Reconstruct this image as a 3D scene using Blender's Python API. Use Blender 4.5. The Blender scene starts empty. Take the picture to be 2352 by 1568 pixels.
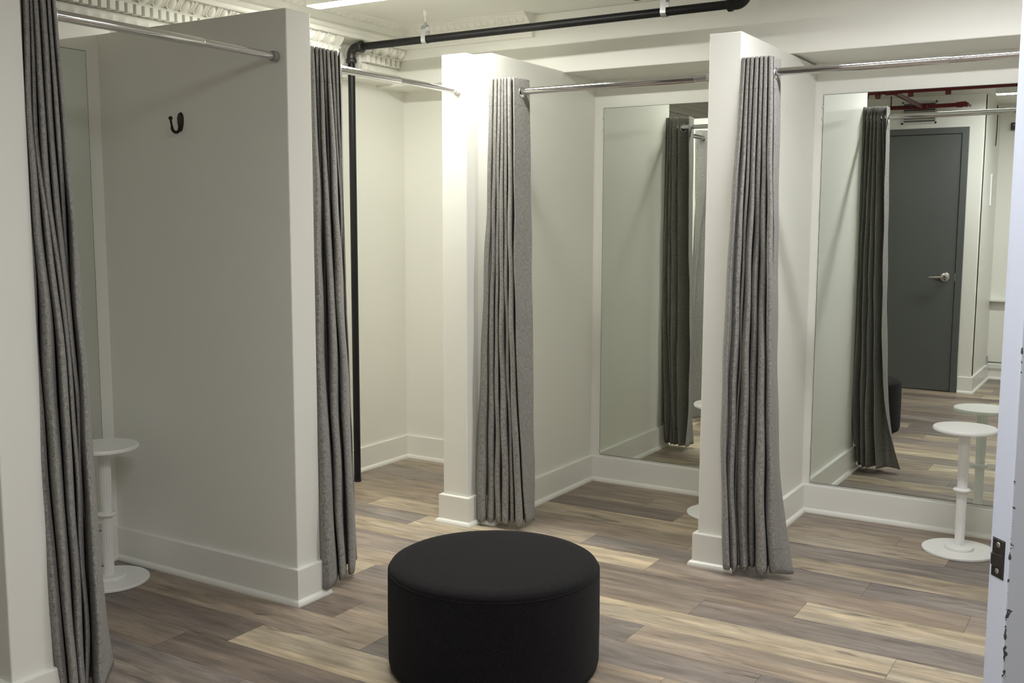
import bpy, bmesh, math, random
from mathutils import Vector, Matrix
random.seed(7)
sc = bpy.context.scene
COL = sc.collection
PI = math.pi
EXPOSURE = 0.1

# ------------------------------------------------------------------ materials
def newmat(name):
    m = bpy.data.materials.new(name); m.use_nodes = True
    nt = m.node_tree; b = nt.nodes['Principled BSDF']
    return m, nt, b
def N(nt, typ, **kw):
    n = nt.nodes.new(typ)
    for k, v in kw.items(): setattr(n, k, v)
    return n
def simple(name, col, rough=.5, metal=0., spec=.5, nscale=0, namt=0, bump=0., bscale=200):
    m, nt, b = newmat(name)
    b.inputs['Base Color'].default_value = (*col, 1)
    b.inputs['Roughness'].default_value = rough
    b.inputs['Metallic'].default_value = metal
    b.inputs['Specular IOR Level'].default_value = spec
    tc = N(nt, 'ShaderNodeTexCoord')
    if namt:
        nz = N(nt, 'ShaderNodeTexNoise'); nz.inputs['Scale'].default_value = nscale; nz.inputs['Detail'].default_value = 4
        nt.links.new(tc.outputs['Object'], nz.inputs['Vector'])
        mx = N(nt, 'ShaderNodeMix', data_type='RGBA')
        mx.inputs[6].default_value = (*[c*(1-namt) for c in col], 1); mx.inputs[7].default_value = (*[min(1, c*(1+namt)) for c in col], 1)
        nt.links.new(nz.outputs['Fac'], mx.inputs[0]); nt.links.new(mx.outputs[2], b.inputs['Base Color'])
    if bump:
        nb = N(nt, 'ShaderNodeTexNoise'); nb.inputs['Scale'].default_value = bscale; nb.inputs['Detail'].default_value = 3
        nt.links.new(tc.outputs['Object'], nb.inputs['Vector'])
        bp = N(nt, 'ShaderNodeBump'); bp.inputs['Strength'].default_value = bump; bp.inputs['Distance'].default_value = .002
        nt.links.new(nb.outputs['Fac'], bp.inputs['Height']); nt.links.new(bp.outputs['Normal'], b.inputs['Normal'])
    return m

M = {}
M['wall'] = simple('wall_paint', (.80, .796, .74), .42, spec=.4, nscale=1.5, namt=.012, bump=.10, bscale=120)
M['ceil'] = simple('ceiling_paint', (.80, .796, .74), .7, spec=.2, nscale=2, namt=.015, bump=.10, bscale=60)
M['plaster'] = simple('old_plaster_paint', (.80, .793, .735), .5, spec=.35, nscale=30, namt=.03, bump=.3, bscale=90)
M['trim'] = simple('trim_semigloss', (.81, .805, .755), .3, spec=.5, nscale=3, namt=.01)
M['whitemetal'] = simple('white_powder_coat', (.87, .87, .845), .35, spec=.5, nscale=8, namt=.01)
M['chrome'] = simple('chrome', (.66, .65, .66), .09, metal=1., nscale=20, namt=.02)
M['steel'] = simple('galvanised_steel', (.55, .56, .57), .35, metal=1., nscale=60, namt=.12)
M['brushed'] = simple('satin_chrome', (.72, .71, .69), .22, metal=1.)
M['rubber'] = simple('grey_rubber_cap', (.30, .29, .27), .55, nscale=20, namt=.05)
M['whitecap'] = simple('white_plastic_cap', (.78, .76, .70), .4)
M['blackpipe'] = simple('black_painted_pipe', (.006, .006, .0065), .42, spec=.28, nscale=30, namt=.3, bump=.1, bscale=80)
M['iron'] = simple('malleable_iron_fitting', (.045, .042, .04), .35, metal=.4, nscale=40, namt=.35, bump=.2, bscale=90)
M['bronze'] = simple('dark_bronze', (.022, .019, .016), .4, metal=.6, nscale=40, namt=.2)
M['red'] = simple('red_pipe_paint', (.105, .005, .009), .33, spec=.5, nscale=14, namt=.2)
M['doorgrey'] = simple('grey_door_paint', (.095, .10, .098), .42, spec=.45, nscale=3, namt=.05)
M['dark'] = simple('dark_gap', (.01, .01, .01), .7)
M['black'] = simple('black_plastic', (.012, .012, .014), .35)
M['latch'] = simple('worn_dark_latch_metal', (.075, .07, .062), .3, metal=.7, nscale=120, namt=.3)
M['brass'] = simple('worn_bolt_metal', (.5, .44, .35), .25, metal=1.)
M['ventwhite'] = simple('vent_enamel', (.62, .61, .58), .4)

def mirror_mat():
    m, nt, b = newmat('mirror_silvering')
    b.inputs['Base Color'].default_value = (.80, .835, .785, 1)
    b.inputs['Metallic'].default_value = 1; b.inputs['Roughness'].default_value = 0
    return m
M['mirror'] = mirror_mat()
M['mirroredge'] = simple('mirror_edge_glass', (.035, .04, .036), .2)

def emit(name, col, s):
    m = bpy.data.materials.new(name); m.use_nodes = True; nt = m.node_tree
    for n in list(nt.nodes): nt.nodes.remove(n)
    e = N(nt, 'ShaderNodeEmission'); e.inputs[0].default_value = (*col, 1); e.inputs[1].default_value = s
    o = N(nt, 'ShaderNodeOutputMaterial'); nt.links.new(e.outputs[0], o.inputs[0])
    return m
LED_S = 86.0
M['led'] = emit('led_diffuser', (1.0, .99, .91), LED_S*1.14)
M['led_cool'] = emit('led_diffuser_cool', (.985, .985, 1.0), LED_S*1.08)
M['led_entry'] = emit('led_diffuser_entry', (.985, .985, 1.0), LED_S*1.28)

def felt_mat():
    m, nt, b = newmat('black_wool_felt')
    tc = N(nt, 'ShaderNodeTexCoord')
    nz = N(nt, 'ShaderNodeTexNoise'); nz.inputs['Scale'].default_value = 210; nz.inputs['Detail'].default_value = 6; nz.inputs['Roughness'].default_value = .75
    nt.links.new(tc.outputs['Object'], nz.inputs['Vector'])
    r = N(nt, 'ShaderNodeValToRGB')
    r.color_ramp.elements[0].position = .38; r.color_ramp.elements[0].color = (.0028, .0025, .003, 1)
    r.color_ramp.elements[1].position = .72; r.color_ramp.elements[1].color = (.0155, .0135, .0148, 1)
    nt.links.new(nz.outputs['Fac'], r.inputs[0]); nt.links.new(r.outputs[0], b.inputs['Base Color'])
    b.inputs['Roughness'].default_value = .95; b.inputs['Specular IOR Level'].default_value = .1
    b.inputs['Sheen Weight'].default_value = .05; b.inputs['Sheen Roughness'].default_value = .6
    bp = N(nt, 'ShaderNodeBump'); bp.inputs['Strength'].default_value = .5; bp.inputs['Distance'].default_value = .002
    nt.links.new(nz.outputs['Fac'], bp.inputs['Height']); nt.links.new(bp.outputs['Normal'], b.inputs['Normal'])
    return m
M['felt'] = felt_mat()

def linen_mat():
    m, nt, b = newmat('grey_linen_weave')
    uv = N(nt, 'ShaderNodeUVMap', uv_map='UVMap')
    def mapped(sx, sy, scale, det):
        mp = N(nt, 'ShaderNodeMapping'); mp.inputs['Scale'].default_value = (sx, sy, 1)
        nt.links.new(uv.outputs[0], mp.inputs['Vector'])
        nz = N(nt, 'ShaderNodeTexNoise'); nz.inputs['Scale'].default_value = scale; nz.inputs['Detail'].default_value = det
        nz.inputs['Roughness'].default_value = .65
        nt.links.new(mp.outputs[0], nz.inputs['Vector']); return nz
    warp = mapped(1, .16, 420, 3); weft = mapped(.2, 1, 420, 3); big = mapped(1, .35, 38, 3)
    a = N(nt, 'ShaderNodeMath', operation='ADD'); nt.links.new(warp.outputs['Fac'], a.inputs[0]); nt.links.new(weft.outputs['Fac'], a.inputs[1])
    c = N(nt, 'ShaderNodeMath', operation='MULTIPLY_ADD'); c.inputs[1].default_value = .18
    nt.links.new(big.outputs['Fac'], c.inputs[0]); nt.links.new(a.outputs[0], c.inputs[2])
    r = N(nt, 'ShaderNodeMapRange'); r.inputs[1].default_value = .74; r.inputs[2].default_value = 1.44
    nt.links.new(c.outputs[0], r.inputs[0])
    cr = N(nt, 'ShaderNodeValToRGB')
    cr.color_ramp.elements[0].color = (.095, .090, .084, 1); cr.color_ramp.elements[1].color = (.40, .388, .365, 1)
    nt.links.new(r.outputs[0], cr.inputs[0])
    # stitched header and hem lines, by height on the cloth (v in metres)
    sep = N(nt, 'ShaderNodeSeparateXYZ'); nt.links.new(uv.outputs[0], sep.inputs[0])
    def line(at, w):
        s = N(nt, 'ShaderNodeMath', operation='SUBTRACT'); s.inputs[1].default_value = at; nt.links.new(sep.outputs['Y'], s.inputs[0])
        ab = N(nt, 'ShaderNodeMath', operation='ABSOLUTE'); nt.links.new(s.outputs[0], ab.inputs[0])
        l = N(nt, 'ShaderNodeMath', operation='LESS_THAN'); l.inputs[1].default_value = w; nt.links.new(ab.outputs[0], l.inputs[0]); return l
    l1 = line(1.905, .0016); l2 = line(.125, .0014)
    ad = N(nt, 'ShaderNodeMath', operation='ADD'); nt.links.new(l1.outputs[0], ad.inputs[0]); nt.links.new(l2.outputs[0], ad.inputs[1])
    dk = N(nt, 'ShaderNodeMath', operation='MULTIPLY'); dk.inputs[1].default_value = .32; nt.links.new(ad.outputs[0], dk.inputs[0])
    mx = N(nt, 'ShaderNodeMix', data_type='RGBA'); mx.inputs[7].default_value = (.04, .04, .037, 1)
    nt.links.new(dk.outputs[0], mx.inputs[0]); nt.links.new(cr.outputs[0], mx.inputs[6])
    nt.links.new(mx.outputs[2], b.inputs['Base Color'])
    b.inputs['Roughness'].default_value = .9; b.inputs['Specular IOR Level'].default_value = .15
    b.inputs['Sheen Weight'].default_value = .08
    bp = N(nt, 'ShaderNodeBump'); bp.inputs['Strength'].default_value = .35; bp.inputs['Distance'].default_value = .0015
    nt.links.new(a.outputs[0], bp.inputs['Height']); nt.links.new(bp.outputs['Normal'], b.inputs['Normal'])
    return m
M['linen'] = linen_mat()

PL, PW = 1.2, .174
def floor_mat():
    m, nt, b = newmat('vinyl_wood_planks')
    at = N(nt, 'ShaderNodeVertexColor', layer_name='tone')
    uv = N(nt, 'ShaderNodeUVMap', uv_map='UVMap')
    def noise(sx, sy, det, rough=.6, dist=0.):
        mp = N(nt, 'ShaderNodeMapping'); mp.inputs['Scale'].default_value = (sx, sy, 1)
        nt.links.new(uv.outputs[0], mp.inputs['Vector'])
        nz = N(nt, 'ShaderNodeTexNoise'); nz.inputs['Scale'].default_value = 1; nz.inputs['Detail'].default_value = det
        nz.inputs['Roughness'].default_value = rough; nz.inputs['Distortion'].default_value = dist
        nt.links.new(mp.outputs[0], nz.inputs['Vector']); return nz
    g1 = noise(2.2, 22, 5, .62, .6)       # long soft bands along the grain
    g2 = noise(7, 170, 4, .7)             # fine streaks
    g3 = noise(3.0, 9, 3, .5, 1.2)        # blotches
    def rng(n, a, bb, c, d):
        r = N(nt, 'ShaderNodeMapRange'); r.inputs[1].default_value = a; r.inputs[2].default_value = bb
        r.inputs[3].default_value = c; r.inputs[4].default_value = d
        nt.links.new(n.outputs['Fac'], r.inputs[0]); return r
    r1 = rng(g1, .32, .68, .66, 1.26); r2 = rng(g2, .3, .7, .80, 1.2); r3 = rng(g3, .32, .68, .84, 1.15)
    m1 = N(nt, 'ShaderNodeMath', operation='MULTIPLY'); nt.links.new(r1.outputs[0], m1.inputs[0]); nt.links.new(r2.outputs[0], m1.inputs[1])
    m2 = N(nt, 'ShaderNodeMath', operation='MULTIPLY'); nt.links.new(m1.outputs[0], m2.inputs[0]); nt.links.new(r3.outputs[0], m2.inputs[1])
    cmb = N(nt, 'ShaderNodeCombineColor')
    for i in range(3): nt.links.new(m2.outputs[0], cmb.inputs[i])
    mul = N(nt, 'ShaderNodeMix', data_type='RGBA', blend_type='MULTIPLY'); mul.inputs[0].default_value = 1
    nt.links.new(at.outputs[0], mul.inputs[6]); nt.links.new(cmb.outputs[0], mul.inputs[7])
    # some stretches lean tan, some grey
    hue = noise(1.1, 11, 2, .5, .4); rh = rng(hue, .36, .62, 0, 1)
    tint = N(nt, 'ShaderNodeMix', data_type='RGBA'); tint.inputs[6].default_value = (.95, .965, 1.0, 1); tint.inputs[7].default_value = (1.04, 1.0, .945, 1)
    nt.links.new(rh.outputs[0], tint.inputs[0])
    mul2 = N(nt, 'ShaderNodeMix', data_type='RGBA', blend_type='MULTIPLY'); mul2.inputs[0].default_value = 1
    nt.links.new(mul.outputs[2], mul2.inputs[6]); nt.links.new(tint.outputs[2], mul2.inputs[7])
    # wire-brushed pale ticks in the grain, and knots
    g4 = noise(5, 260, 2, .5, .8); r4 = rng(g4, .58, .70, 0, .45)
    g5 = noise(1.3, 3.1, 2, .5); r5 = rng(g5, .50, .62, 0, 1)
    tk = N(nt, 'ShaderNodeMath', operation='MULTIPLY'); nt.links.new(r4.outputs[0], tk.inputs[0]); nt.links.new(r5.outputs[0], tk.inputs[1])
    mt = N(nt, 'ShaderNodeMix', data_type='RGBA'); mt.inputs[7].default_value = (.56, .50, .43, 1)
    nt.links.new(tk.outputs[0], mt.inputs[0]); nt.links.new(mul2.outputs[2], mt.inputs[6])
    k = noise(2.6, 19, 3, .5, 1.6); rk = rng(k, .60, .74, 0, .75)
    mk = N(nt, 'ShaderNodeMix', data_type='RGBA'); mk.inputs[7].default_value = (.075, .057, .048, 1)
    nt.links.new(rk.outputs[0], mk.inputs[0]); nt.links.new(mt.outputs[2], mk.inputs[6])
    nt.links.new(mk.outputs[2], b.inputs['Base Color'])
    b.inputs['Roughness'].default_value = .42; b.inputs['Specular IOR Level'].default_value = .35
    bp = N(nt, 'ShaderNodeBump'); bp.inputs['Strength'].default_value = .12; bp.inputs['Distance'].default_value = .001
    nt.links.new(g2.outputs['Fac'], bp.inputs['Height']); nt.links.new(bp.outputs['Normal'], b.inputs['Normal'])
    return m
M['floor'] = floor_mat()
M['seam'] = simple('plank_seam', (.05, .04, .034), .7)

def chipped_mat():
    # white door paint with bluish light put into its base colour, chipped to dark metal along both long edges (object x = across the edge face, y = along the leaf)
    m, nt, b = newmat('chipped_white_door_paint')
    tc = N(nt, 'ShaderNodeTexCoord'); sep = N(nt, 'ShaderNodeSeparateXYZ'); nt.links.new(tc.outputs['Object'], sep.inputs[0])
    def edge(at, w):
        s = N(nt, 'ShaderNodeMath', operation='SUBTRACT'); s.inputs[1].default_value = at; nt.links.new(sep.outputs['X'], s.inputs[0])
        ab = N(nt, 'ShaderNodeMath', operation='ABSOLUTE'); nt.links.new(s.outputs[0], ab.inputs[0])
        r = N(nt, 'ShaderNodeMapRange'); r.inputs[1].default_value = w; r.inputs[2].default_value = 0; r.inputs[3].default_value = 0; r.inputs[4].default_value = 1
        nt.links.new(ab.outputs[0], r.inputs[0]); return r
    e1 = edge(.044, .004); e0 = edge(0., .0022)
    e = N(nt, 'ShaderNodeMath', operation='MAXIMUM'); nt.links.new(e1.outputs[0], e.inputs[0]); nt.links.new(e0.outputs[0], e.inputs[1])
    yd = N(nt, 'ShaderNodeMapRange'); yd.inputs[1].default_value = .012; yd.inputs[2].default_value = .0; yd.inputs[3].default_value = 0; yd.inputs[4].default_value = 1
    nt.links.new(sep.outputs['Y'], yd.inputs[0])
    e2 = N(nt, 'ShaderNodeMath', operation='MULTIPLY'); nt.links.new(e.outputs[0], e2.inputs[0]); nt.links.new(yd.outputs[0], e2.inputs[1])
    zl = N(nt, 'ShaderNodeMapRange'); zl.inputs[1].default_value = 1.12; zl.inputs[2].default_value = .86; zl.inputs[3].default_value = 0; zl.inputs[4].default_value = .12
    nt.links.new(sep.outputs['Z'], zl.inputs[0])
    nz = N(nt, 'ShaderNodeTexNoise'); nz.inputs['Scale'].default_value = 75; nz.inputs['Detail'].default_value = 4
    nt.links.new(tc.outputs['Object'], nz.inputs['Vector'])
    s1 = N(nt, 'ShaderNodeMath', operation='MULTIPLY_ADD'); s1.inputs[1].default_value = .28
    nt.links.new(e2.outputs[0], s1.inputs[0]); nt.links.new(nz.outputs['Fac'], s1.inputs[2])
    s2 = N(nt, 'ShaderNodeMath', operation='ADD'); nt.links.new(s1.outputs[0], s2.inputs[0]); nt.links.new(zl.outputs[0], s2.inputs[1])
    t = N(nt, 'ShaderNodeMath', operation='GREATER_THAN'); t.inputs[1].default_value = .90; nt.links.new(s2.outputs[0], t.inputs[0])
    mx = N(nt, 'ShaderNodeMix', data_type='RGBA'); mx.inputs[6].default_value = (.575, .615, .72, 1); mx.inputs[7].default_value = (.06, .06, .065, 1)
    nt.links.new(t.outputs[0], mx.inputs[0]); nt.links.new(mx.outputs[2], b.inputs['Base Color'])
    b.inputs['Roughness'].default_value = .38
    nb = N(nt, 'ShaderNodeTexNoise'); nb.inputs['Scale'].default_value = 150; nt.links.new(tc.outputs['Object'], nb.inputs['Vector'])
    bp = N(nt, 'ShaderNodeBump'); bp.inputs['Strength'].default_value = .15; bp.inputs['Distance'].default_value = .001
    nt.links.new(nb.outputs['Fac'], bp.inputs['Height']); nt.links.new(bp.outputs['Normal'], b.inputs['Normal'])
    return m
M['whitedoor'] = chipped_mat()

# ------------------------------------------------------------------ helpers
def obj(name, bm, mat, parent=None, smooth=False, loc=None, bevel=0, seg=2, autosm=None):
    me = bpy.data.meshes.new(name); bm.normal_update(); bm.to_mesh(me); bm.free()
    o = bpy.data.objects.new(name, me); COL.objects.link(o)
    for mm in (mat if isinstance(mat, (list, tuple)) else [mat]): me.materials.append(mm)
    if smooth or autosm:
        for p in me.polygons: p.use_smooth = True
    if autosm:
        me.set_sharp_from_angle(angle=math.radians(autosm))
    if parent: o.parent = parent
    if loc: o.location = loc
    if bevel:
        b = o.modifiers.new('bevel', 'BEVEL'); b.width = bevel; b.segments = seg; b.limit_method = 'ANGLE'; b.angle_limit = math.radians(40)
    return o
def thing(name, label, cat, loc=(0, 0, 0), rz=0, group=None):
    o = bpy.data.objects.new(name, None); COL.objects.link(o); o.location = loc; o.rotation_euler = (0, 0, rz)
    o.empty_display_size = .1
    return tag(o, label, cat, group)
def tag(o, label, cat, group=None):
    o['label'] = label; o['category'] = cat
    if group: o['group'] = group
    return o
def struct(o, label=None, cat=None):
    o['kind'] = 'structure'
    if label: o['label'] = label
    if cat: o['category'] = cat
    return o
def box(bm, x0, x1, y0, y1, z0, z1):
    v = [bm.verts.new(p) for p in ((x0, y0, z0), (x1, y0, z0), (x1, y1, z0), (x0, y1, z0), (x0, y0, z1), (x1, y0, z1), (x1, y1, z1), (x0, y1, z1))]
    for f in ((0, 3, 2, 1), (4, 5, 6, 7), (0, 1, 5, 4), (1, 2, 6, 5), (2, 3, 7, 6), (3, 0, 4, 7)): bm.faces.new([v[i] for i in f])
    return bm
def boxbm(*a): return box(bmesh.new(), *a)
def frame_of(d):
    d = Vector(d).normalized(); a = Vector((0, 0, 1)) if abs(d.z) < .95 else Vector((1, 0, 0))
    s = d.cross(a).normalized(); return s, s.cross(d).normalized()
def tube(bm, pts, r, n=16, caps=True):
    """tube along points; r a number or a list"""
    pts = [Vector(p) for p in pts]; rings = []
    s, t = frame_of(pts[1]-pts[0]); prev = (pts[1]-pts[0]).normalized()
    for i, p in enumerate(pts):
        d = (pts[min(i+1, len(pts)-1)]-pts[max(i-1, 0)])
        d = d.normalized() if d.length > 1e-9 else prev
        q = prev.rotation_difference(d); s = q @ s; t = q @ t; prev = d
        rr = r[i] if isinstance(r, (list, tuple)) else r
        rings.append([bm.verts.new(p+(s*math.cos(2*PI*k/n)+t*math.sin(2*PI*k/n))*rr) for k in range(n)])
    for a, b in zip(rings, rings[1:]):
        for k in range(n): bm.faces.new((a[k], a[(k+1) % n], b[(k+1) % n], b[k]))
    if caps:
        bm.faces.new(rings[0][::-1]); bm.faces.new(rings[-1])
    bmesh.ops.recalc_face_normals(bm, faces=bm.faces)
    return bm
def lathe(bm, prof, n=48, c=(0, 0, 0), flute=None):
    """prof: list of (r, z) from bottom to top; closed with end discs"""
    rings = []
    for r, z in prof:
        ring = []
        for k in range(n):
            rr = r*(flute(2*PI*k/n) if flute else 1)
            ring.append(bm.verts.new((c[0]+rr*math.cos(2*PI*k/n), c[1]+rr*math.sin(2*PI*k/n), c[2]+z)))
        rings.append(ring)
    for a, b in zip(rings, rings[1:]):
        for k in range(n): bm.faces.new((a[k], a[(k+1) % n], b[(k+1) % n], b[k]))
    bm.faces.new(rings[0][::-1]); bm.faces.new(rings[-1])
    return bm
def torus(bm, c, axis, R, r, n=28, m=10):
    s, t = frame_of(axis); a = Vector(axis).normalized(); c = Vector(c); rings = []
    for i in range(n):
        e = s*math.cos(2*PI*i/n)+t*math.sin(2*PI*i/n)
        rings.append([bm.verts.new(c+e*(R+r*math.cos(2*PI*k/m))+a*(r*math.sin(2*PI*k/m))) for k in range(m)])
    for i in range(n):
        A, B = rings[i], rings[(i+1) % n]
        for k in range(m): bm.faces.new((A[k], A[(k+1) % m], B[(k+1) % m], B[k]))
    bmesh.ops.recalc_face_normals(bm, faces=bm.faces)
    return bm
def arc(c, u, v, r, a0, a1, n=10):
    c, u, v = Vector(c), Vector(u), Vector(v)
    return [c+(u*math.cos(a0+(a1-a0)*i/n)+v*math.sin(a0+(a1-a0)*i/n))*r for i in range(n+1)]

def part(root, name, bm, mat, **kw):
    """a part given in world coordinates, stored relative to its (unrotated) thing"""
    off = Vector((0, 0, 0)); r = root
    while r is not None:
        off += r.location; r = r.parent
    bmesh.ops.translate(bm, verts=bm.verts, vec=-off)
    return obj(name, bm, mat, root, **kw)

# ------------------------------------------------------------------ camera
CAM = (0, 0, 1.4)
RT = Vector((0.85087247, 0.52536515, 0.00274043)); DN = Vector((0.06296121, -0.09678956, -0.99331146)); FW = Vector((-0.52158598, 0.84535392, -0.1154332))
cam = bpy.data.cameras.new('camera'); co = bpy.data.objects.new('camera', cam); COL.objects.link(co)
mw = Matrix.Identity(4)
for i in range(3):
    mw[i][0] = RT[i]; mw[i][1] = -DN[i]; mw[i][2] = -FW[i]; mw[i][3] = CAM[i]
co.matrix_world = mw
cam.sensor_width = 36; cam.sensor_fit = 'HORIZONTAL'; cam.lens = 2370.416/2352*36
cam.clip_start = .02; cam.clip_end = 50
sc.camera = co

# ------------------------------------------------------------------ room shell
ZC = 2.43           # ceiling
ZP = 2.13           # top of the fitting-room dividers
YB, YB2 = 4.94, 4.835
XL, XL1 = -3.72, -3.60
YG0, YG1 = 2.705, 2.828      # tall divider between the two left rooms
XF = -2.59                   # its front edge
YP0, YP1 = 1.585, 1.714      # front-left divider
YF = 3.906                   # front edge of the back-row dividers
YD = .72                     # wall with the grey door
YS = -.266
XS = -1.203
XR = 2.4

TONE = {'light': (.49, .415, .305), 'tan': (.40, .332, .25), 'brown': (.265, .213, .172), 'dark': (.20, .162, .138),
        'grey': (.25, .214, .192), 'mid': (.335, .272, .212)}
JOINT = {14: -1.869, 13: -.868, 12: -.638, 11: -1.45, 10: -1.62, 9: -2.05, 8: -1.667, 7: -1.005, 6: -1.336, 5: -.617, 4: -1.426, 3: -.95, 2: -1.196, 1: -2.133, 0: -2.555}
PT = {(14, -1): 'brown', (14, 0): 'brown', (13, 0): 'mid', (13, -1): 'mid', (13, -2): 'brown', (12, -1): 'tan', (12, 0): 'dark', (12, -2): 'dark', (11, -1): 'tan', (11, 0): 'grey', (11, -2): 'brown',
      (10, 0): 'tan', (10, -1): 'brown', (10, -2): 'mid', (9, 0): 'grey', (9, -1): 'tan', (9, -2): 'mid',
      (8, -1): 'light', (8, 0): 'brown', (8, -2): 'grey', (7, 0): 'light', (7, -1): 'brown', (7, -2): 'tan', (6, 0): 'grey', (6, -1): 'brown', (6, -2): 'grey',
      (5, 0): 'light', (5, -1): 'light', (5, -2): 'mid', (4, 0): 'mid', (4, -1): 'grey', (4, -2): 'light', (3, 0): 'grey', (3, -1): 'grey', (3, -2): 'brown',
      (2, 0): 'tan', (2, -1): 'mid', (2, -2): 'dark', (1, -1): 'mid', (1, 0): 'grey', (1, 1): 'mid', (0, 0): 'light', (0, -1): 'dark', (0, 1): 'grey', (-1, -3): 'dark', (-1, -2): 'dark', (-1, -4): 'brown'}
def build_floor():
    rnd = random.Random(11)
    me = bpy.data.meshes.new('floor'); vs, fs, uvs, cols = [], [], [], []
    y0 = 2.328-.174*16
    for k in range(0, 33):
        r = k-16; ya = y0+k*PW; yb = ya+PW
        off = JOINT.get(r, rnd.uniform(0, PL))
        n0 = math.floor((XL-.15-off)/PL)
        x = off+n0*PL; idx = n0
        while x < XR+.1:
            tn = PT.get((r, idx))
            if tn is None: tn = rnd.choice(['light', 'tan', 'brown', 'brown', 'dark', 'grey', 'grey', 'mid', 'mid'])
            j = rnd.uniform(.93, 1.07); c = [t*j for t in TONE[tn]]
            g = .0006
            b = len(vs); vs += [(x+g, ya+g, 0), (x+PL-g, ya+g, 0), (x+PL-g, yb-g, 0), (x+g, yb-g, 0)]
            fs.append((b, b+1, b+2, b+3))
            ou, ov = rnd.uniform(0, 60), rnd.uniform(0, 60)
            uvs += [(ou, ov), (ou+PL, ov), (ou+PL, ov+PW), (ou, ov+PW)]; cols += [c]*4
            x += PL; idx += 1
    np_ = len(fs)
    b = len(vs); X0, X1, Y0, Y1 = XL-.15, XR+.1, -.5, 5.1
    vs += [(X0, Y0, -.0015), (X1, Y0, -.0015), (X1, Y1, -.0015), (X0, Y1, -.0015)]; fs.append((b, b+1, b+2, b+3)); uvs += [(0, 0)]*4; cols += [(.05, .04, .03)]*4
    b = len(vs); vs += [(X0, Y0, -.12), (X1, Y0, -.12), (X1, Y1, -.12), (X0, Y1, -.12)]; fs.append((b+3, b+2, b+1, b)); uvs += [(0, 0)]*4; cols += [(.05, .04, .03)]*4
    me.from_pydata(vs, [], fs)
    me.uv_layers.new(name='UVMap'); me.color_attributes.new('tone', 'FLOAT_COLOR', 'CORNER')
    me.uv_layers['UVMap'].data.foreach_set('uv', [c for p in uvs for c in p])
    me.color_attributes['tone'].data.foreach_set('color', [c for p in cols for c in (*p, 1)])
    me.materials.append(M['floor']); me.materials.append(M['seam'])
    for p in me.polygons: p.material_index = 0 if p.index < np_ else 1
    o = bpy.data.objects.new('floor', me); COL.objects.link(o); struct(o)
build_floor()

struct(obj('ceiling', boxbm(XL-.15, XR+.1, -.5, 5.1, ZC, ZC+.1), M['ceil']))
bm = boxbm(XL-.12, XL, YD-.12, 5.06, 0, ZC); box(bm, XL, XL1, YP1-.06, YG0+.06, 0, 2.165)
struct(obj('wall_left', bm, M['wall']))
bm = boxbm(XL, XR, YB, YB+.12, 0, ZC); box(bm, XL, -2.66, YB2, YB, 0, 2.136)
struct(obj('wall_back', bm, M['wall']))
struct(obj('wall_bulkhead', boxbm(XL, XR, 4.592, YB, 2.134, ZC), M['wall'], bevel=.004))
struct(obj('wall_divider_entry', boxbm(XL, XF, YP0, YP1, 0, ZP), M['wall'], bevel=.004))
struct(obj('wall_divider_left', boxbm(XL, XF, YG0, YG1, 0, ZP), M['wall'], bevel=.004))
bm = boxbm(-2.748, -2.614, 3.848, 3.955, 0, 2.136); box(bm, -2.66, -2.54, 3.94, YB, 0, 2.142)
struct(obj('wall_divider_corner', bm, M['wall'], bevel=.004))
struct(obj('wall_divider_middle', boxbm(-1.512, -1.382, YF, YB, 0, 2.125), M['wall'], bevel=.004))
struct(obj('wall_divider_right', boxbm(-.365, -.24, YF, YB, 0, 2.125), M['wall'], bevel=.004))
struct(obj('wall_front', boxbm(XL, XS, YD-.12, YD, 0, ZC), M['wall'], bevel=.004))
struct(obj('wall_side', boxbm(XS-.12, XS, YS, YD-.06, 0, ZC), M['wall']))
struct(obj('wall_entry', boxbm(XS-.12, XR, YS-.12, YS, 0, ZC), M['wall']))
struct(obj('wall_right', boxbm(XR, XR+.1, YS, YB, 0, ZC), M['wall']))
struct(obj('wall_hinge_side', boxbm(.515, .64, 2.10, 2.45, 0, ZC), M['wall'], bevel=.004))

# baseboards with their shoe moulding: one profile swept along each run (outward = right of travel)
PROF = [(0, 0), (.031, 0), (.031, .007), (.028, .015), (.022, .020), (.0165, .0215), (.0165, .1315), (.0155, .134), (.0135, .135), (0, .1358)]
def sweep(paths, name):
    """paths: list of (points, first, last) - mitres from the whole polyline, faces for segments first..last"""
    bm = bmesh.new()
    for pts, a, b in paths:
        P = [Vector((p[0], p[1])) for p in pts]; nrm = []
        for i in range(len(P)-1):
            d = (P[i+1]-P[i]).normalized(); nrm.append(Vector((d.y, -d.x)))
        def off(i):
            if i == 0: return nrm[0]
            if i == len(P)-1: return nrm[-1]
            n = nrm[i-1]+nrm[i]; return n/(1+nrm[i-1].dot(nrm[i]))
        for s in range(a, b+1):
            r0 = [bm.verts.new((*(P[s]+off(s)*q), z)) for q, z in PROF]
            r1 = [bm.verts.new((*(P[s+1]+off(s+1)*q), z)) for q, z in PROF]
            for k in range(len(PROF)-1): bm.faces.new((r0[k], r1[k], r1[k+1], r0[k+1]))
            bm.faces.new(r0[::-1]); bm.faces.new(r1)
    bmesh.ops.recalc_face_normals(bm, faces=bm.faces)
    return struct(obj(name, bm, M['trim']))
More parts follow.
